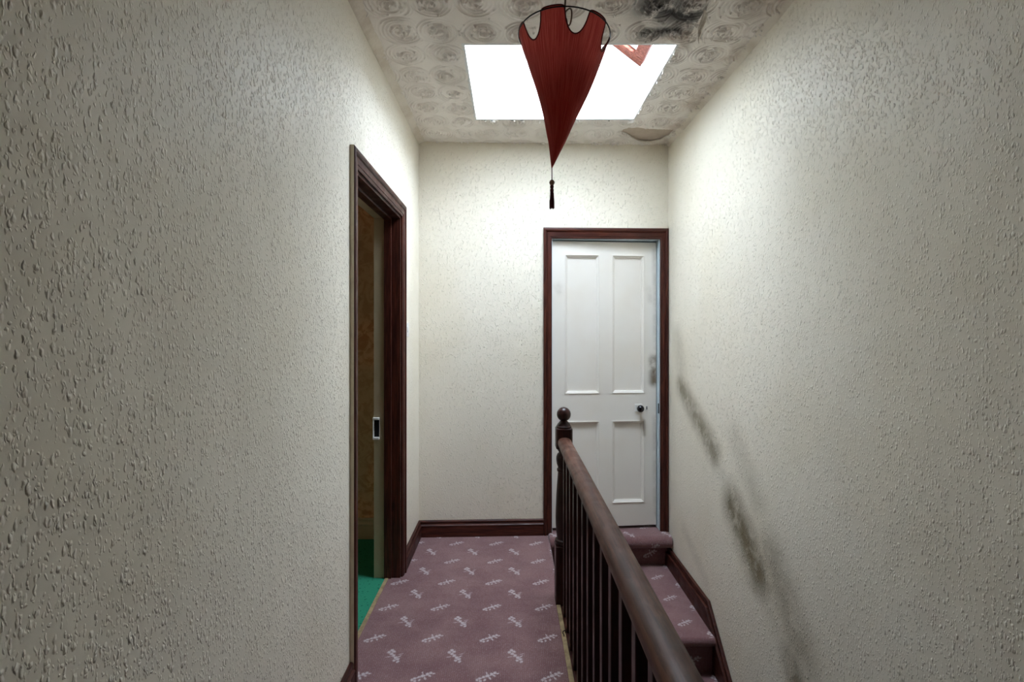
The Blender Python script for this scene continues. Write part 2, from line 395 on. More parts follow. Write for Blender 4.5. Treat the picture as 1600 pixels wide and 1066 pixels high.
PATCH = [(0.715, 3.170), (0.765, 3.120), (0.80, 3.112), (0.865, 3.135), (0.93, 3.145), (1.00, 3.150), (1.065, 3.155), (1.055, 3.23), (1.02, 3.30), (0.96, 3.335), (0.89, 3.330), (0.82, 3.275), (0.77, 3.21)]
def in_poly(X, Y, poly):
    r = np.zeros(X.shape, bool); n = len(poly)
    for i in range(n):
        (ax, ay), (bx, by) = poly[i], poly[i-1]
        c = ((ay > Y) != (by > Y)) & (X < (bx - ax) * (Y - ay) / (by - ay + 1e-12) + ax)
        r ^= c
    return r

def relief(X, Y):
    H = np.zeros(X.shape); rs = np.random.RandomState(3); cs = []
    for j in range(-14, 9):
        for i in range(-2, 11):
            cs.append((-0.486 + 0.178*i + rs.uniform(-.013, .013), 2.125 + 0.181*j + rs.uniform(-.013, .013), rs.uniform(0.098, 0.125)))
    order = rs.permutation(len(cs))
    n1 = vnoise(X, Y, 0.045, 5); n2 = vnoise(X, Y, 0.014, 8); n3 = vnoise(X, Y, 0.008, 9); n4 = vnoise(X, Y, 0.024, 12)
    for k in order:
        cx, cy, R = cs[k]
        if cy < Y.min() - 0.2 or cy > Y.max() + 0.2: continue
        m = (abs(X - cx) < R) & (abs(Y - cy) < R)
        if not m.any(): continue
        dx = X[m] - cx; dy = Y[m] - cy; r = np.hypot(dx, dy); th = np.arctan2(dy, dx); ph = rs.uniform(0, 6.28)
        rr = r + 0.006*(n1[m] - .5) + 0.0035*np.sin(th + ph)
        ring = 0.5 + 0.5*np.sin(2*math.pi*rr/0.0170 + ph)
        brk = np.clip(0.25 + 1.5*(vnoise(th*0.9 + ph*3, rr*55, 1.0, 20) - 0.28), 0.05, 1.0)
        e = ring*brk*(0.75 + 0.5*n2[m]); e = np.clip((e - 0.42)/0.22, 0, 1); h = (0.0042*e*e*(3 - 2*e) + 0.0016*ring)*np.clip((R - r)/0.02, 0, 1)
        c = np.clip((n2[m]*0.9 + 0.35*n3[m] - 0.55*(1 - np.exp(-(r/0.036)**2)) - 0.50)/0.16, 0, 1); h += 0.0095*c*c*(3 - 2*c)
        c = np.clip((n4[m]*0.75 + n2[m]*0.4 - 0.62*(1 - np.exp(-((r-0.050)/0.020)**2)) - 0.66)/0.12, 0, 1); h += 0.006*c*c*(3 - 2*c)
        f = np.clip((R - r)/0.012, 0, 1); H[m] = H[m]*(1 - f) + h*f
    return H

def grid_mesh(xa, xb, ya, yb, st, hole=None):
    nx = int(round((xb-xa)/st)) + 1; ny = int(round((yb-ya)/st)) + 1
    xs = np.linspace(xa, xb, nx); ys = np.linspace(ya, yb, ny); X, Y = np.meshgrid(xs, ys)
    H = relief(X, Y); P = in_poly(X, Y, PATCH); H[P] = -0.006
    seam = np.exp(-((Y - 2.168 - 0.012*np.sin(X*9) - 0.004*np.sin(X*41))/0.0035)**2)*(X > 0.80)*(X < 1.08); H -= 0.003*seam; H += 0.004*np.exp(-((Y - 2.160 - 0.012*np.sin(X*9))/0.006)**2)*(X > 0.80)*(X < 1.06)
    for (p, q) in (((0.62, 1.88), (0.585, 2.03)), ((0.70, 1.88), (0.655, 2.05))):
        t = np.clip((Y - p[1])/(q[1] - p[1]), 0, 1); ex = p[0] + (q[0]-p[0])*t
        H += 0.003*np.exp(-((X - ex)/0.003)**2)*((Y > p[1]) & (Y < q[1]))
    V = np.stack([X.ravel(), Y.ravel(), (CEIL - H).ravel()], 1)
    I = np.arange(nx*ny).reshape(ny, nx); Q = np.stack([I[:-1, :-1], I[1:, :-1], I[1:, 1:], I[:-1, 1:]], -1).reshape(-1, 4)
    if hole:
        cx = (X[:-1, :-1] + st/2).ravel(); cy = (Y[:-1, :-1] + st/2).ravel()
        jx = 0.009*(vnoise(cx*0 + 1, cy, 0.02, 31)); jy = 0.009*(vnoise(cx, cy*0 + 1, 0.02, 32))
        keep = ~((cx > HX0 + jx) & (cx < HX1 - jx) & (cy > HY0 + jy) & (cy < HY1 - jy)); Q = Q[keep]
    return V, Q

def np_mesh(name, V, Q, mat, smooth=True):
    me = bpy.data.meshes.new(name); me.vertices.add(len(V)); me.vertices.foreach_set('co', V.astype(np.float32).ravel())
    me.loops.add(Q.size); me.loops.foreach_set('vertex_index', Q.astype(np.int32).ravel())
    me.polygons.add(len(Q)); me.polygons.foreach_set('loop_start', np.arange(0, Q.size, 4, dtype=np.int32))
    me.polygons.foreach_set('use_smooth', np.full(len(Q), smooth)); me.update(calc_edges=True); me.validate()
    me.materials.append(mat); o = bpy.data.objects.new(name, me); C.objects.link(o); return o
V1, Q1 = grid_mesh(LW - 0.02, RW + 0.02, 1.80, 3.46, 0.0026, True)
V2, Q2 = grid_mesh(LW - 0.02, RW + 0.02, YN - 0.02, 1.80, 0.008)
ceil = np_mesh('ceiling', np.vstack([V1, V2]), np.vstack([Q1, Q2 + len(V1)]), M['ceiling'])
struct(ceil, 'off-white ceiling with swirled rosette relief, black mould by the skylight', 'ceiling')
# upper side of the ceiling: boards round the opening keep the loft dark
d = MB()
for (a, b, c, e) in ((LW - WT, HX0 - 0.003, YN - .12, 3.62), (HX1 + 0.003, RW + WT, YN - .12, 3.62), (HX0 - 0.003, HX1 + 0.003, YN - .12, HY0 - 0.003), (HX0 - 0.003, HX1 + 0.003, HY1 + 0.003, 3.62)):
    d.box(a, b, c, e, CEIL + 0.008, CEIL + 0.05)
d.build('ceiling_board', M['plain_wall'], ceil)
# bare plaster patch with its torn lip, and the hanging strip by the mould
pt = MB().prism(PATCH, lambda a, b: (a, b, CEIL + 0.0005), lambda a, b: (a, b, CEIL + 0.004)).build('bare_plaster_patch', M['plaster'], ceil)
pt['label'] = 'brown bare plaster where paper has torn away'
lip = MB(); far = PATCH[6:] + [PATCH[0]]; vs = []; 
for i, (a, b) in enumerate(far):
    t = i/(len(far)-1); k = math.sin(math.pi*t)
    for q in range(4):
        u = q/3; vs.append((a - 0.0*u, b - (0.002 + 0.018*k*u), CEIL - 0.0015 - 0.017*k*u*u))
n = 4; fs = [(i*n+q, i*n+q+1, (i+1)*n+q+1, (i+1)*n+q) for i in range(len(far)-1) for q in range(3)]
o = lip.add(vs, fs).build('torn_paper_lip', M['paper'], ceil, smooth=True, fix=False); o.modifiers.new('thickness', 'SOLIDIFY').thickness = 0.0015
st = MB(); vs = []; 
rows = [(0.800, 1.985, 0.001, 0.028), (0.803, 2.00, 0.014, 0.030), (0.800, 2.02, 0.030, 0.027), (0.797, 2.035, 0.045, 0.022), (0.799, 2.042, 0.060, 0.018), (0.795, 2.046, 0.074, 0.010), (0.796, 2.048, 0.098, 0.001)]
for i, (a, b, dz, hw) in enumerate(rows):
    for q in range(4):
        u = q/3 - 0.5; vs.append((a + 0.9*hw*u, b + 0.5*hw*u + 0.006*math.sin(u*5 + i), CEIL - dz))
fs = [(i*4+q, i*4+q+1, (i+1)*4+q+1, (i+1)*4+q) for i in range(len(rows)-1) for q in range(3)]
o = st.add(vs, fs).build('hanging_paper_strip', M['paper'], ceil, smooth=True, fix=False); o.modifiers.new('thickness', 'SOLIDIFY').thickness = 0.001
o['label'] = 'strip of peeling paper hanging from the ceiling'

# coving
def coving(name, xw, sx, wx, wz):
    m = MB(); n = 60; vs = []; rs = np.random.RandomState(int(abs(xw)*100))
    for i in range(n + 1):
        y = YN + (3.40 - YN)*i/n; a = wx*(1 + rs.uniform(-.12, .12)); b = wz*(1 + rs.uniform(-.12, .12))
        vs += [(xw - sx*0.01, y, CEIL - b), (xw, y, CEIL - b), (xw + sx*a*0.45, y, CEIL - b*0.42), (xw + sx*a, y, CEIL - 0.002), (xw + sx*a, y, CEIL + 0.006)]
    fs = [(i*5+q, i*5+q+1, (i+1)*5+q+1, (i+1)*5+q) for i in range(n) for q in range(4)]
    return m.add(vs, fs).build(name, M['coving'], smooth=True, fix=False)
struct(coving('trim_1', LW, 1, 0.042, 0.026), 'grubby curved coving along the top of the left wall', 'coving')
struct(coving('trim_2', RW, -1, 0.030, 0.022), 'stained curved coving along the top of the right wall', 'coving')

# ------------------------------------------------------------------ skylight
win = empty('window_1', 'skylight in the ceiling with white shaft and red-brown timber sash', 'skylight', (0.27, 2.6, CEIL), kind='structure')
win.location = (0, 0, 0)
XT = 0.832
m = MB()
b4 = [(HX0-.002, HY0-.002), (HX1+.002, HY0-.002), (HX1+.002, HY1+.002), (HX0-.002, HY1+.002)]; t4 = [(HX0-.002, HY0-.002), (XT, HY0-.002), (XT, HY1+.002), (HX0-.002, HY1+.002)]
vs = [(a, b, CEIL - 0.001) for a, b in b4] + [(a, b, roof_z(a)) for a, b in t4]
m.add(vs, [(i, (i+1) % 4, 4 + (i+1) % 4, 4 + i) for i in range(4)])
o = m.build('shaft_lining', M['white'], win, fix=False); md = o.modifiers.new('thickness', 'SOLIDIFY'); md.thickness = 0.02; md.offset = -1
m = MB()   # kerb round the top of the shaft, outside the opening
for (a, b, c, e) in ((HX0 - .09, HX0 - .004, HY0 - .09, HY1 + .09), (XT + .002, XT + .09, HY0 - .09, HY1 + .09), (HX0 - .004, XT + .002, HY0 - .09, HY0 - .004), (HX0 - .004, XT + .002, HY1 + .004, HY1 + .09)):
    m.box(a, b, c, e, -0.10, 0.012, lambda x, y, z: (x, y, roof_z(x) + z))
m.build('window_frame', M['white'], win)
# sash with obscured glass, in the slope of the roof
SL = 0.78; SX0, SX1, SY0, SY1 = -0.222, 0.803, 2.212, 2.998
def rf(x, y, d):
    k = 1/math.hypot(1, SL); return (x + d*SL*k, y, 3.061 + (SX1 - x)*SL + d*k)
def rbox(x0, x1, y0, y1, d0, d1): return MB().box(x0, x1, y0, y1, d0, d1, rf)
sash = [(SX0, SX1, SY1 - 0.066, SY1), (SX0, SX1, SY0, SY0 + 0.066), (SX1 - 0.055, SX1, SY0 + 0.066, SY1 - 0.066), (SX0, SX0 + 0.055, SY0 + 0.066, SY1 - 0.066)]
for (a, b, c, e) in sash: rbox(a, b, c, e, 0.0, 0.045).build('sash_rail', M['sash'], win, bevel=0.004)
rbox(SX0 + 0.055, SX1 - 0.055, SY0 + 0.066, SY1 - 0.066, 0.028, 0.032).build('pane', M['glass'], win)
# ------------------------------------------------------------------ floors and stairs
FE = 0.237
fl = MB()
prof = [(LW, 0.0), (0.245, 0.0), (0.258, -0.004), (0.266, -0.013), (0.268, -0.025), (0.262, -0.042), (0.25, -0.05), (0.25, -0.22), (LW, -0.22)]
fl.prism(prof, lambda a, b: (a, 2.596, b), lambda a, b: bw(a, 0.0, b))
fl.box(LW, FE, YN, 2.596, -0.22, 0.0)
fl.box(LW - 0.066, LW, D2Y0, D2Y1, -0.02, 0.0)
struct(fl.build('floor', M['carpet']), 'mauve landing carpet with pale sprig pattern', 'carpet')
tr = MB().box(LW - 0.086, LW - 0.066, D2Y0, D2Y1, -0.019, 0.004).build('trim_3', M['bare_wood'], bevel=0.002)
struct(tr, 'thin tan threshold strip between mauve and green carpets', 'threshold strip')
tr = MB().box(FE, 0.258, YN, 2.505, -0.2, 0.003).build('trim_4', M['bare_wood'], bevel=0.002)
struct(tr, 'bare timber edging strip along the foot of the balusters', 'edging strip')

stair = empty('staircase', 'carpeted stairs going down beside the banister, turning below the panelled door', 'staircase', (0.69, 2.0, LOW), kind='structure')
stair.location = (0, 0, 0)
SX_L, SX_R, RIS, GO = 0.31, 1.078, 0.20, 0.215
# sill step under the door: carpet rolled over a thick nosing
poly = []
for k in range(9):
    a = math.pi/2 + math.pi*k/8; poly.append((0.042*math.cos(a), -0.028 + 0.042*math.sin(a)))
poly = [(0.18, 0.014)] + [(p[0] - 0.075, p[1]) for p in poly] + [(-0.045, -0.075), (-0.045, -0.215), (0.18, -0.215)]
sl = MB().prism(poly, lambda d, z: bw(0.262, d, z), lambda d, z: bw(RW - 0.001, d, z)).build('sill_step', M['carpet'], stair, smooth=True, bevel=0.012, seg=3)
def step(y0, y1, zt, right=SX_R):
    r = 0.024; q = []
    for k in range(7):
        a = math.pi/2 + math.pi*k/6; q.append((y0 + r*math.cos(a), zt - r + r*math.sin(a)))
    q = [(y1, zt)] + q + [(y0 + 0.012, zt - 2*r), (y0 + 0.012, zt - RIS - 0.02), (y1, zt - RIS - 0.02)]
    return MB().prism(q, lambda a, b: (SX_L, a, b), lambda a, b: (right, a, b)).build('step', M['carpet'], stair, smooth=True)
step(2.565, 3.38, -RIS)
ny = 2.565
for i in range(1, 18):
    step(ny - GO*i, ny - GO*(i-1) + 0.012, -RIS*(i+1))
# wall string, level past the landing, then falling with the flight
def ztop(y): return -0.080 if y >= 2.69 else -0.080 - (2.69 - y)*0.945
yl = YN + 0.02
out = [(3.425, -0.084), (2.69, -0.080), (yl, ztop(yl)), (yl, ztop(yl) - 0.45), (2.55, -0.55), (3.425, -0.40)]
def strng(off, x0, x1, name):
    q = [(3.42, -0.084 - off), (2.69 - off*0.4, -0.080 - off), (yl, ztop(yl) - off*1.37), (yl, ztop(yl) - 0.5), (2.55, -0.62), (3.42, -0.45)]
    return MB().prism(q, lambda a, b: (x0, a, b), lambda a, b: (x1, a, b)).build(name, M['mahogany_y'], stair, bevel=0.004)
strng(0.0, RW - 0.020, RW - 0.0005, 'string_moulding')
strng(0.028, RW - 0.036, RW - 0.0195, 'wall_string')
# apron under the balusters and the partition below
ap = MB().box(0.258, 0.308, YN, 2.505, -0.30, -0.004).build('trim_5', M['mahogany_y'])
struct(ap, 'dark apron board under the banister facing the stairs', 'apron board')
w = MB().box(0.20, 0.300, YN, 3.34, LOW, -0.221)
struct(w.build('wall_stairwell', M['plain_wall']), 'plain partition beside the stairs below the landing', 'wall')
f = MB().box(0.30, RW, YN, 3.4, LOW - 0.1, LOW)
struct(f.build('floor_hall_below', M['dark_floor']), 'dark floor at the foot of the stairs', 'floor')

# ------------------------------------------------------------------ skirting boards
SK = [(0, 0), (0.020, 0), (0.020, 0.066), (0.0185, 0.070), (0.0215, 0.074), (0.0215, 0.080), (0.017, 0.084), (0.013, 0.090), (0.0125, 0.097), (0.015, 0.100), (0.0145, 0.107), (0.010, 0.112), (0, 0.112)]
def skirt(name, fn0, fn1, mat, sc=1.0):
    return MB().prism([(a, b*sc) for a, b in SK], fn0, fn1).build(name, mat)
CW = 0.064
struct(skirt('baseboard_back', lambda v, z: bw(LW + 0.0005, -v, z), lambda v, z: bw(D1X0 - 0.0585, -v, z), M['mahogany_x']), 'dark moulded skirting board along the far wall', 'skirting board')
struct(skirt('baseboard_left', lambda v, z: (LW + v, D2Y1 + CW + .001, z), lambda v, z: (LW + v, YB - v*0.98, z), M['mahogany_y']), 'short dark skirting board between the open doorway and the far corner', 'skirting board')
struct(skirt('baseboard_left_near', lambda v, z: (LW + v, YN, z), lambda v, z: (LW + v, D2Y0 - CW - .001, z), M['mahogany_y']), 'dark skirting board on the near side of the open doorway', 'skirting board')

# ------------------------------------------------------------------ door surrounds
PF = [(0.0, 0.010), (0.10, 0.0125), (0.16, 0.012), (0.20, 0.0155), (0.48, 0.0165), (0.54, 0.0125), (0.60, 0.0125), (0.66, 0.019), (0.74, 0.0225), (0.86, 0.0225), (0.94, 0.020), (1.0, 0.016)]
def surround(root, M3, a0, a1, H, w0, w1, wh, side_mat0=None, z0=0.0, mv=None, mh=None, dep=1.0):
    prof = [(0.0, 0.0)] + [(u, v*dep) for u, v in PF] + [(1.0, 0.0)]; n = len(prof)
    def piece(pts0, pts1, name, mats, side=False):
        fs = [(i, i+1, n+i+1, n+i) for i in range(n-1)] + [tuple(range(n-1, -1, -1)), tuple(range(n, 2*n))]
        m = MB(); m.add(pts0 + pts1, fs)
        if side: m.m[n-2] = 1
        return m.build(name, mats, root)
    piece([M3(a0 - u*w0, z0, v) for u, v in prof], [M3(a0 - u*w0, H + u*wh, v) for u, v in prof], 'architrave', [mv, side_mat0 or mv], side_mat0 is not None)
    piece([M3(a1 + u*w1, z0, v) for u, v in prof], [M3(a1 + u*w1, H + u*wh, v) for u, v in prof], 'architrave', [mv])
    piece([M3(a0 - u*w0, H + u*wh, v) for u, v in prof], [M3(a1 + u*w1, H + u*wh, v) for u, v in prof], 'architrave_head', [mh])

# far door
d1 = empty('door_1', 'off-white four-panel door at the far end, in a dark surround', 'door', kind='structure')
surround(d1, lambda a, h, v: bw(a, -v, h), D1X0, D1X1, D1H, 0.058, 0.0575, 0.074, None, 0.0, M['mahogany_v'], M['mahogany_x'])
MB().box(D1X0 + .0005, D1X0 + 0.004, 0.0, 0.125, 0.015, D1H, bw).build('jamb', M['blue'], d1)
MB().box(D1X1 - 0.004, D1X1 - .0005, 0.0, 0.125, 0.015, D1H, bw).build('jamb', M['blue'], d1)
MB().box(D1X0 + .004, D1X1 - .004, 0.0, 0.125, D1H - 0.004, D1H - .0005, bw).build('head_jamb', M['blue'], d1)
# leaf in its own space: x across, y depth, z up
leaf = empty('door_leaf', 'off-white panelled door leaf, slightly ajar', None)
hp = bw(D1X0 + 0.006, 0.024, 0.0); leaf.location = hp; leaf.rotation_euler.z = math.atan(KB) + math.radians(2.5); leaf.parent = d1
LWD, LZ0, LZ1, LT = 0.7535, 0.034, 2.056, 0.038
US = [(0.088, 0.340), (0.428, 0.668)]; ZS = [(0.196, 0.785), (0.977, 1.965)]
fr = MB()
fr.box(0, 0.088, 0, LT, LZ0, LZ1).box(0.668, LWD, 0, LT, LZ0, LZ1).box(0.088, 0.668, 0, LT, LZ0, 0.196).box(0.088, 0.668, 0, LT, 1.965, LZ1).box(0.088, 0.668, 0, LT, 0.785, 0.977)
fr.box(0.340, 0.428, 0, LT, 0.196, 0.785).box(0.340, 0.428, 0, LT, 0.977, 1.965)
fr.build('leaf_frame', M['door'], leaf)
for (ua, ub) in US:
    for (za, zb) in ZS:
        MB().box(ua, ub, 0.014, LT - 0.006, za, zb).build('panel', M['door'], leaf)
        # moulding: stepped frame
        q = [(0.0, 0.014), (0.0, -0.003), (0.006, -0.004), (0.010, 0.001), (0.017, 0.004), (0.021, 0.010), (0.026, 0.0105), (0.026, 0.014)]
        m = MB(); n = len(q); vs = []
        for (cx, cz, sx, sz) in ((ua, za, 1, 1), (ub, za, -1, 1), (ub, zb, -1, -1), (ua, zb, 1, -1)):
            for (t, dp) in q: vs.append((cx + sx*t, dp, cz + sz*t))
        fs = [(c*n + i, c*n + i + 1, ((c+1) % 4)*n + i + 1, ((c+1) % 4)*n + i) for c in range(4) for i in range(n-1)]
        m.add(vs, fs).build('panel_moulding', M['door'], leaf)
o = MB().box(0.595, 0.649, -0.008, 0, 0.847, 0.901).build('knob_plate', M['plastic'], leaf, bevel=0.003); o['label'] = 'white square rose plate'
kn = MB(); vs = [(0.008, 0.0), (0.009, 0.014), (0.012, 0.020), (0.021, 0.025), (0.0275, 0.034), (0.0285, 0.042), (0.025, 0.052), (0.016, 0.060), (0.006, 0.0635), (0.001, 0.064)]
kn.lathe(vs, 0, 0, 28); kn.v = [(0.622 + a*0.9, -0.006 - c, 0.874 + b*0.9) for (a, b, c) in kn.v]
o = kn.build('knob', M['black'], leaf, smooth=True); o['label'] = 'round black door knob'
m = MB(); q = [(0.683 + 0.009*math.cos(k*math.pi/8), 0.872 + 0.019*math.sin(k*math.pi/8)) for k in range(16)]
m.prism(q, lambda a, b: (a, -0.003, b), lambda a, b: (a, 0.0, b)); o = m.build('escutcheon', M['plastic'], leaf); o['label'] = 'small white keyhole plate'
MB().box(0.6800, 0.6860, -0.0036, -0.0028, 0.861, 0.884).build('keyhole', M['slot'], leaf)
MB().box(D1X1 - 0.009, D1X1 - 0.004, 0.006, 0.016, 0.84, 0.91, bw).build('strike_plate', M['slot'], d1)

# closed room beyond the far door
w = MB()
yy = 3.52; w.box(0.0, 1.4, 5.0, 5.1, -0.1, CT).box(-0.1, 0.0, yy, 5.1, -0.1, CT).box(1.4, 1.5, yy, 5.1, -0.1, CT).box(-0.1, 1.5, yy, 5.1, CT, CT + .1).box(-0.1, 1.5, yy - 0.02, 5.1, -0.1, -0.001)
w.box(-0.1, D1X0 - 0.02, yy, yy + .02, -0.1, CT).box(D1X1 + 0.02, 1.5, yy, yy + .02, -0.1, CT).box(D1X0 - 0.02, D1X1 + 0.02, yy, yy + .02, D1H + 0.02, CT)
struct(w.build('wall_far_room', M['plain_wall']), 'plain shell of the room beyond the far door', 'room shell')

# doorway in the left wall
d2 = empty('door_2', 'open doorway in the left wall with dark surround and no door leaf in sight', 'doorway', kind='structure')
surround(d2, lambda a, h, v: (LW + v, a, h), D2Y0, D2Y1, D2H, CW, CW, 0.075, M['string_tan'], 0.0, M['mahogany_v'], M['mahogany_y'])
XJ0, XJ1, XM = LW - WT, LW, LW - 0.092
for s, yj in ((1, D2Y0), (-1, D2Y1)):
    ya, yb_ = sorted((yj + s*0.0005, yj + s*0.013))
    MB().box(XM + 0.042, XJ1 - .0002, ya, yb_, 0.0, D2H).build('jamb', M['mahogany_v'], d2)
    ya, yb_ = sorted((yj + s*0.0005, yj + s*0.024))
    MB().box(XM, XM + 0.042, ya, yb_, 0.0, D2H).build('door_stop', M['mahogany_v'], d2, bevel=0.002)
    ya, yb_ = sorted((yj + s*0.0005, yj + s*0.012))
    o = MB().box(XJ0 - 0.012, XM, ya, yb_, 0.0, D2H).build('jamb_lining', M['cream'], d2); o['label'] = 'cream painted room side of the jamb'
MB().box(XM + 0.042, XJ1 - .0002, D2Y0 + .013, D2Y1 - .013, D2H - 0.013, D2H - .0005).build('head_jamb', M['mahogany_y'], d2)
MB().box(XM, XM + 0.042, D2Y0 + .024, D2Y1 - .024, D2H - 0.024, D2H - .0005).build('door_stop', M['mahogany_y'], d2, bevel=0.002)
MB().box(XJ0 - 0.012, XM, D2Y0 + .012, D2Y1 - .012, D2H - 0.012, D2H - .0005).build('jamb_lining', M['cream'], d2)
# box keep of the rim lock
k = MB(); ky = D2Y1 - 0.0125; kz0, kz1 = 0.80, 0.925
k.box(XJ0 - 0.014, XJ0 + 0.022, ky - 0.003, ky, kz0, kz1).box(XJ0 - 0.014, XJ0 - 0.010, ky - 0.020, ky - 0.003, kz0, kz1).box(XJ0 - 0.010, XJ0 + 0.022, ky - 0.020, ky - 0.003, kz0, kz0 + 0.012).box(XJ0 - 0.010, XJ0 + 0.022, ky - 0.020, ky - 0.003, kz1 - 0.012, kz1)
o = k.build('lock_keep', M['plastic'], d2, bevel=0.002); o['label'] = 'white metal lock keep'
MB().box(XJ0 - 0.008, XJ0 + 0.020, ky - 0.0045, ky - 0.003, kz0 + 0.014, kz1 - 0.014).build('keep_recess', M['slot'], d2)

# side room seen through the doorway
RX0, RY0, RY1 = -3.6, 0.2, 3.32
w = MB().box(RX0 - .1, XJ0, RY1, RY1 + 0.1, -0.2, CT)
o = w.build('wall_side_room_far', M['wallpaper']); struct(o, 'brown floral wallpapered wall seen through the open doorway', 'wall')
w = MB().box(RX0 - .1, RX0, RY0, RY1, -0.2, CT).box(RX0 - .1, XJ0, RY0 - .1, RY0, -0.2, CT)
struct(w.build('wall_side_room', M['wallpaper']), 'brown walls of the side room out of sight', 'wall')
struct(MB().box(RX0 - .1, XJ0, RY0 - .1, RY1 + .1, CT, CT + .05).build('ceiling_side_room', M['plain_wall']), 'ceiling of the side room', 'ceiling')
f = MB().box(RX0, XJ0, RY0, RY1, -0.2, 0.0).box(XJ0, LW - 0.086, D2Y0, D2Y1, -0.02, 0.0)
struct(f.build('floor_side_room', M['green']), 'bright green carpet of the side room through the doorway', 'carpet')
struct(skirt('baseboard_side_room', lambda v, z: (RX0, RY1 - v, z), lambda v, z: (XJ0, RY1 - v, z), M['cream'], 1.25), 'cream skirting board under the brown wallpaper', 'skirting board')

# added glowing panel in a frame, out of sight, to brighten the side room
w2 = empty('window_added', 'added glowing window of the side room, unseen, brightening its walls', 'window', kind='structure')
m = MB(); wy0, wy1, wz0, wz1 = 1.35, 2.45, 0.95, 2.05
m.box(RX0, RX0 + 0.04, wy0 - .06, wy1 + .06, wz0 - .06, wz0).box(RX0, RX0 + 0.04, wy0 - .06, wy1 + .06, wz1, wz1 + .06).box(RX0, RX0 + 0.04, wy0 - .06, wy0, wz0, wz1).box(RX0, RX0 + 0.04, wy1, wy1 + .06, wz0, wz1)
m.build('window_frame', M['cream'], w2)
g = G('added_room_glow'); g.set((0.5, 0.45, 0.35, 1), 0.9, 0.1)
g.b.inputs['Emission Color'].default_value = (1.0, 0.84, 0.62, 1); g.b.inputs['Emission Strength'].default_value = 1.5
g.mat.cycles.emission_sampling = 'NONE'
MB().box(RX0 + 0.001, RX0 + 0.02, wy0, wy1, wz0, wz1).build('pane', g.mat, w2)  # glowing sheet added as a fill for the side room

# light switch beyond the doorway
sw = empty('light_switch', 'small white light switch on the left wall beside the doorway', 'light switch', (LW, 2.945, 1.43))
MB().box(0, 0.007, -0.043, 0.043, -0.043, 0.043).build('plate', M['plastic'], sw, bevel=0.003)
m = MB(); m.prism([(0.007, -0.016), (0.0145, -0.016), (0.0095, 0.016), (0.007, 0.016)], lambda a, b: (a, -0.010, b), lambda a, b: (a, 0.010, b)); m.build('rocker', M['plastic'], sw)

# ------------------------------------------------------------------ banister
ban = empty('banister', 'dark wooden banister with ball-topped newel post and straight balusters', 'banister', (0.28, 2.55, 0.0))
NX, NY = 0.280, 2.550; hw = 0.043
nw = empty('newel_post', 'dark turned newel post', None, (0, 0, 0)); nw.parent = ban
def sq(z0, z1, h, c):
    poly = [(-h, -h + c), (-h + c, -h), (h - c, -h), (h, -h + c), (h, h - c), (h - c, h), (-h + c, h), (-h, h - c)]
    return MB().prism(poly, lambda a, b: (a, b, z0), lambda a, b: (a, b, z1))
sq(-0.42, 0.300, hw + 0.003, 0.004).build('base_block', M['newel'], nw, bevel=0.003)
def blocklathe(prof, name): return MB().lathe(prof, 0, 0, 40).build(name, M['newel'], nw, smooth=True)
blocklathe([(0.038, 0.298), (0.0455, 0.306), (0.047, 0.316), (0.0455, 0.326), (0.036, 0.331), (0.036, 0.338), (0.0395, 0.360), (0.0425, 0.400), (0.0435, 0.44), (0.0425, 0.49), (0.0395, 0.56), (0.035, 0.63), (0.031, 0.675),
            (0.0305, 0.680), (0.035, 0.684), (0.0365, 0.690), (0.035, 0.696), (0.0305, 0.700), (0.031, 0.706), (0.0375, 0.722), (0.0405, 0.745), (0.0395, 0.760), (0.034, 0.774), (0.026, 0.782), (0.028, 0.788), (0.036, 0.80), (0.040, 0.808)], 'turned_shaft')
sq(0.806, 0.912, hw, 0.008).build('top_block', M['newel'], nw, bevel=0.004)
blocklathe([(0.037, 0.910), (0.040, 0.914), (0.040, 0.921), (0.036, 0.925), (0.033, 0.932), (0.024, 0.942), (0.0175, 0.950), (0.0165, 0.956)], 'collar')
bp = [(0.0165, 0.953)]
for kk in range(1, 16):
    a = -math.pi/2 + 0.45 + (math.pi - 0.45)*kk/15; bp.append((max(0.0372*math.cos(a), 0.0006), 0.983 + 0.0372*math.sin(a)))
blocklathe(bp, 'ball_finial')
# handrail: toad-back section, level, from the newel past the viewer
q = []
for kk in range(13):
    a = math.pi*kk/12; q.append((0.0355*math.cos(a), 0.842 + 0.027*math.sin(a)**0.85))
q += [(-0.0355, 0.833), (-0.031, 0.826), (-0.027, 0.823), (-0.027, 0.812), (-0.022, 0.805), (0.022, 0.805), (0.027, 0.812), (0.027, 0.823), (0.031, 0.826), (0.0355, 0.833)]
MB().prism(q, lambda a, b: (a, -hw + 0.003, b), lambda a, b: (a, YN - NY + 0.001, b)).build('handrail', M['rail'], ban, smooth=True)
bal = None; y = NY - 0.128; i = 0
while y > -0.75:
    if bal is None:
        bal = MB().box(-0.017, 0.017, -0.017, 0.017, -0.005, 0.807).build('baluster', M['newel'], ban, bevel=0.0025, seg=2); o = bal
    else:
        o = bal.copy(); C.objects.link(o)
    o.location = (0.001, y - NY, 0); y -= 0.1255

# small bent nail hook on the edging strip
tag(MB().tube([(0.2475, 2.245, 0.002), (0.2475, 2.245, 0.010), (0.243, 2.245, 0.016), (0.243, 2.246, 0.024), (0.249, 2.247, 0.029), (0.255, 2.247, 0.025), (0.2545, 2.247, 0.017)], 0.0022, 8).build('hook', M['wire'], smooth=True),
    'tiny dark bent hook on the edging strip by the balusters', 'hook')

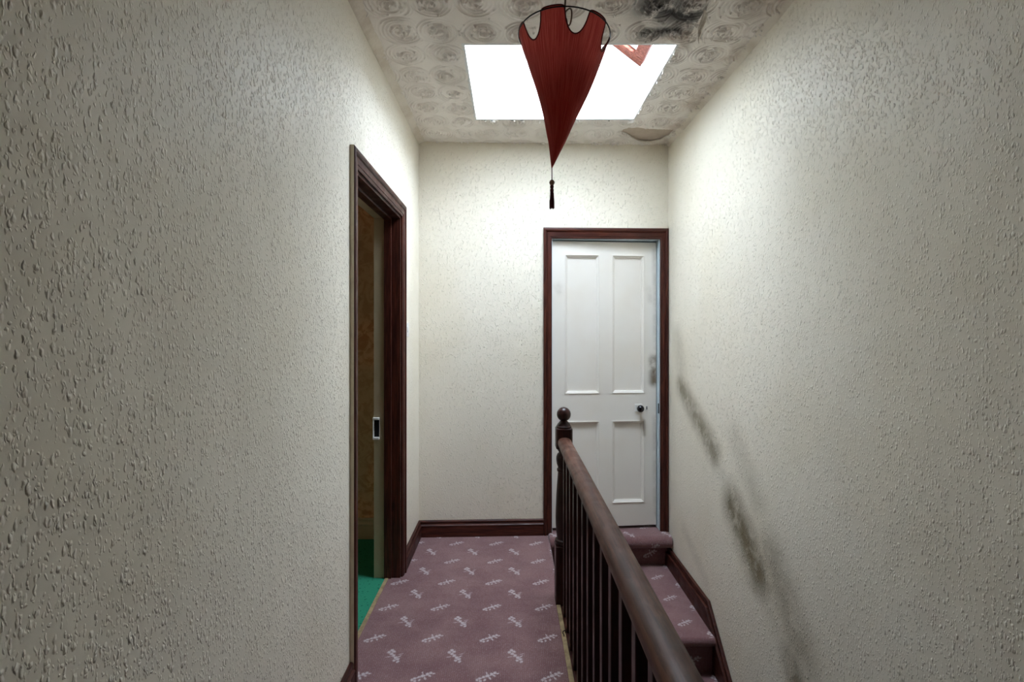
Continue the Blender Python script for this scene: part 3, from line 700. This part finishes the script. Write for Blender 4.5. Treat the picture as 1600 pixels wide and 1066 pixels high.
# ------------------------------------------------------------------ hanging red lantern
LX, LY, LZ, LR, LH = 0.1875, 1.70, 2.456, 0.160, 0.462
lan = empty('pendant_lantern', 'red silk cone lantern hanging in front of the skylight', 'lantern', (LX, LY, LZ))
TILT = Matrix.Rotation(math.radians(3.6), 4, 'Y')
hoop = MB().tube([(LR*math.cos(t), LR*math.sin(t), 0) for t in [2*math.pi*k/72 for k in range(72)]], 0.0022, 8, closed=True)
SR = [(0, 1.0), (0.10, 0.915), (0.18, 0.835), (0.34, 0.660), (0.49, 0.495), (0.63, 0.345), (0.75, 0.235), (0.82, 0.165), (0.89, 0.105), (0.95, 0.055), (1.0, 0.012)]
def srad(s): return float(np.interp(s, [a for a, b in SR], [b for a, b in SR]))
def front(phi): # degrees from the side facing the viewer, positive to the right -> polar angle
    return math.radians(phi - 90)
straps = [-80 + 60*k for k in range(6)]
def dip(deg):
    d = min(abs((deg - s + 180) % 360 - 180) for s in straps)     # 0..30
    hwid = 15.0
    if d <= hwid: return -0.007*(1 - (d/hwid)**6)
    t = (30 - d)/(30 - hwid)                                      # 1 at the strap, 0 mid-gap
    return 0.066*math.sqrt(max(0.0, 1 - t**2.2))
NA, NS = 240, 70; vs = []; top = []
for k in range(NA):
    deg = 360*k/NA; th = front(deg); dd = dip(deg)
    for j in range(NS + 1):
        u = j/NS; z = -(dd + (LH - dd)*u); s = -z/LH
        fold = 1 + 0.050*math.sin(3*th + 5*s + 0.7)*min(1, s*2.2) + 0.045*math.sin(5*th - 9*s)*min(1, s*1.6)*s + 0.012*math.sin(11*th + 3)*s
        sag = 0.985 - 0.055*(1 - abs(((deg + 80) % 60) - 30)/30)*0 
        r = LR*srad(s)*fold*(1.0 if s > 0.02 else 0.999)
        # cloth between straps is drawn inward a little below the rim
        gap = 1 - min(1, min(abs((deg - q + 180) % 360 - 180) for q in straps)/30)
        r *= 1 - 0.05*(1 - gap)*math.exp(-((s - 0.12)/0.12)**2)
        cx = 0.010*math.sin(s*4.0)*s - 0.006*max(0, s - 0.8)*5
        vs.append((cx + r*math.cos(th), r*math.sin(th), z))
    top.append(vs[k*(NS+1)])
fs = [(k*(NS+1) + j, ((k+1) % NA)*(NS+1) + j, ((k+1) % NA)*(NS+1) + j + 1, k*(NS+1) + j + 1) for k in range(NA) for j in range(NS)]
shade = MB().add(vs, fs)
tipx, tipy, tipz = vs[NS]; tipx = sum(vs[k*(NS+1) + NS][0] for k in range(NA))/NA
parts = [hoop.build('wire_hoop', M['wire'], lan, smooth=True), shade.build('silk_shade', M['silk'], lan, smooth=True),
         MB().tube(top, 0.0023, 6, closed=True).build('hem', M['hem'], lan, smooth=True)]
# struts of the hoop to the lamp holder
sp = MB()
for a in (0.4, 0.4 + 2*math.pi/3, 0.4 + 4*math.pi/3): sp.tube([(0.012*math.cos(a), 0.012*math.sin(a), 0.012), (LR*math.cos(a), LR*math.sin(a), 0)], 0.0013, 6)
for p in parts: p.matrix_local = TILT
parts[1]['label'] = 'red silk cone shade with scalloped rim'
tip = TILT @ Vector((tipx, 0, -LH))
MB().tube([(tip.x, tip.y, tip.z + 0.01), (tip.x, tip.y, tip.z - 0.048)], 0.0016, 6).build('tassel_cord', M['tassel'], lan, smooth=True)
bz = tip.z - 0.052
o = MB().lathe([(0.001, -0.0095), (0.006, -0.008), (0.009, -0.003), (0.0095, 0), (0.009, 0.003), (0.006, 0.008), (0.001, 0.0095)], 0, 0, 18).build('bead', M['bead'], lan, smooth=True); o.location = (tip.x, tip.y, bz)
m = MB().lathe([(0.003, -0.008), (0.0062, -0.012), (0.0065, -0.017), (0.0045, -0.021), (0.0064, -0.025), (0.0064, -0.031), (0.005, -0.035), (0.0068, -0.045), (0.0078, -0.065), (0.0082, -0.088), (0.007, -0.0895)], 0, 0, 14)
for k in range(14):
    a = 2*math.pi*k/14; m.tube([(0.0055*math.cos(a), 0.0055*math.sin(a), -0.036), (0.0076*math.cos(a+.15), 0.0076*math.sin(a+.15), -0.065), (0.0080*math.cos(a + .1), 0.0080*math.sin(a + .1), -0.089 - 0.002*(k % 3))], 0.0013, 4)
o = m.build('tassel', M['tassel'], lan, smooth=True); o.location = (tip.x, tip.y, bz)
o = MB().tube([(-0.007, -0.004, -0.012), (-0.0085, -0.005, -0.03), (-0.0065, -0.006, -0.045), (-0.0085, -0.005, -0.062)], 0.0007, 5).build('loose_thread', M['plastic'], lan); o.location = (tip.x, tip.y, bz)
# flex from the ceiling with its slack gathered in loops above the lamp holder
H0 = CEIL - LZ
pts = []
for k in range(24):
    t = k/23; pts.append((0.001 + 0.004*math.sin(t*5), 0.003*math.cos(t*7), H0 - 0.012 - (H0 + 0.03)*t))
fx = MB().tube(pts, 0.0032, 8)
def loop(cx, cz, rx, rz, rot, n=26, turn=1.75, y0=0.0):
    r = []
    for k in range(n):
        t = 2*math.pi*turn*k/(n-1)/1.75*0.98 + rot; r.append((cx + rx*math.cos(t), y0 + 0.010*math.sin(k*0.5), cz + rz*math.sin(t)))
    return r
fx.tube(loop(0.012, 0.060, 0.012, 0.028, -1.8, y0=-0.02), 0.0028, 7).tube(loop(0.034, -0.012, 0.024, 0.022, 0.3, y0=-0.01), 0.0028, 7).tube(loop(-0.008, 0.015, 0.010, 0.042, 1.5, y0=0.012), 0.0028, 7).tube(loop(0.004, 0.0, 0.009, 0.052, 2.5, y0=-0.012), 0.0026, 7)
fx.build('flex', M['flex'], lan, smooth=True)
sp.build('hoop_strut', M['wire'], lan, smooth=True)
MB().lathe([(0.006, 0.0), (0.013, -0.008), (0.016, -0.02), (0.016, -0.055), (0.019, -0.058), (0.019, -0.070), (0.012, -0.072)], 0, 0, 20).build('lamp_holder', M['plastic'], lan, smooth=True)
MB().lathe([(0.011, -0.070), (0.012, -0.082), (0.022, -0.105), (0.027, -0.125), (0.025, -0.145), (0.014, -0.160), (0.001, -0.164)], 0, 0, 20).build('bulb', M['bulb'], lan, smooth=True)
MB().lathe([(0.001, H0 - 0.026), (0.014, H0 - 0.024), (0.030, H0 - 0.014), (0.038, H0 - 0.002), (0.038, H0 + 0.001)], 0, 0, 24).build('ceiling_rose', M['plastic'], lan, smooth=True)
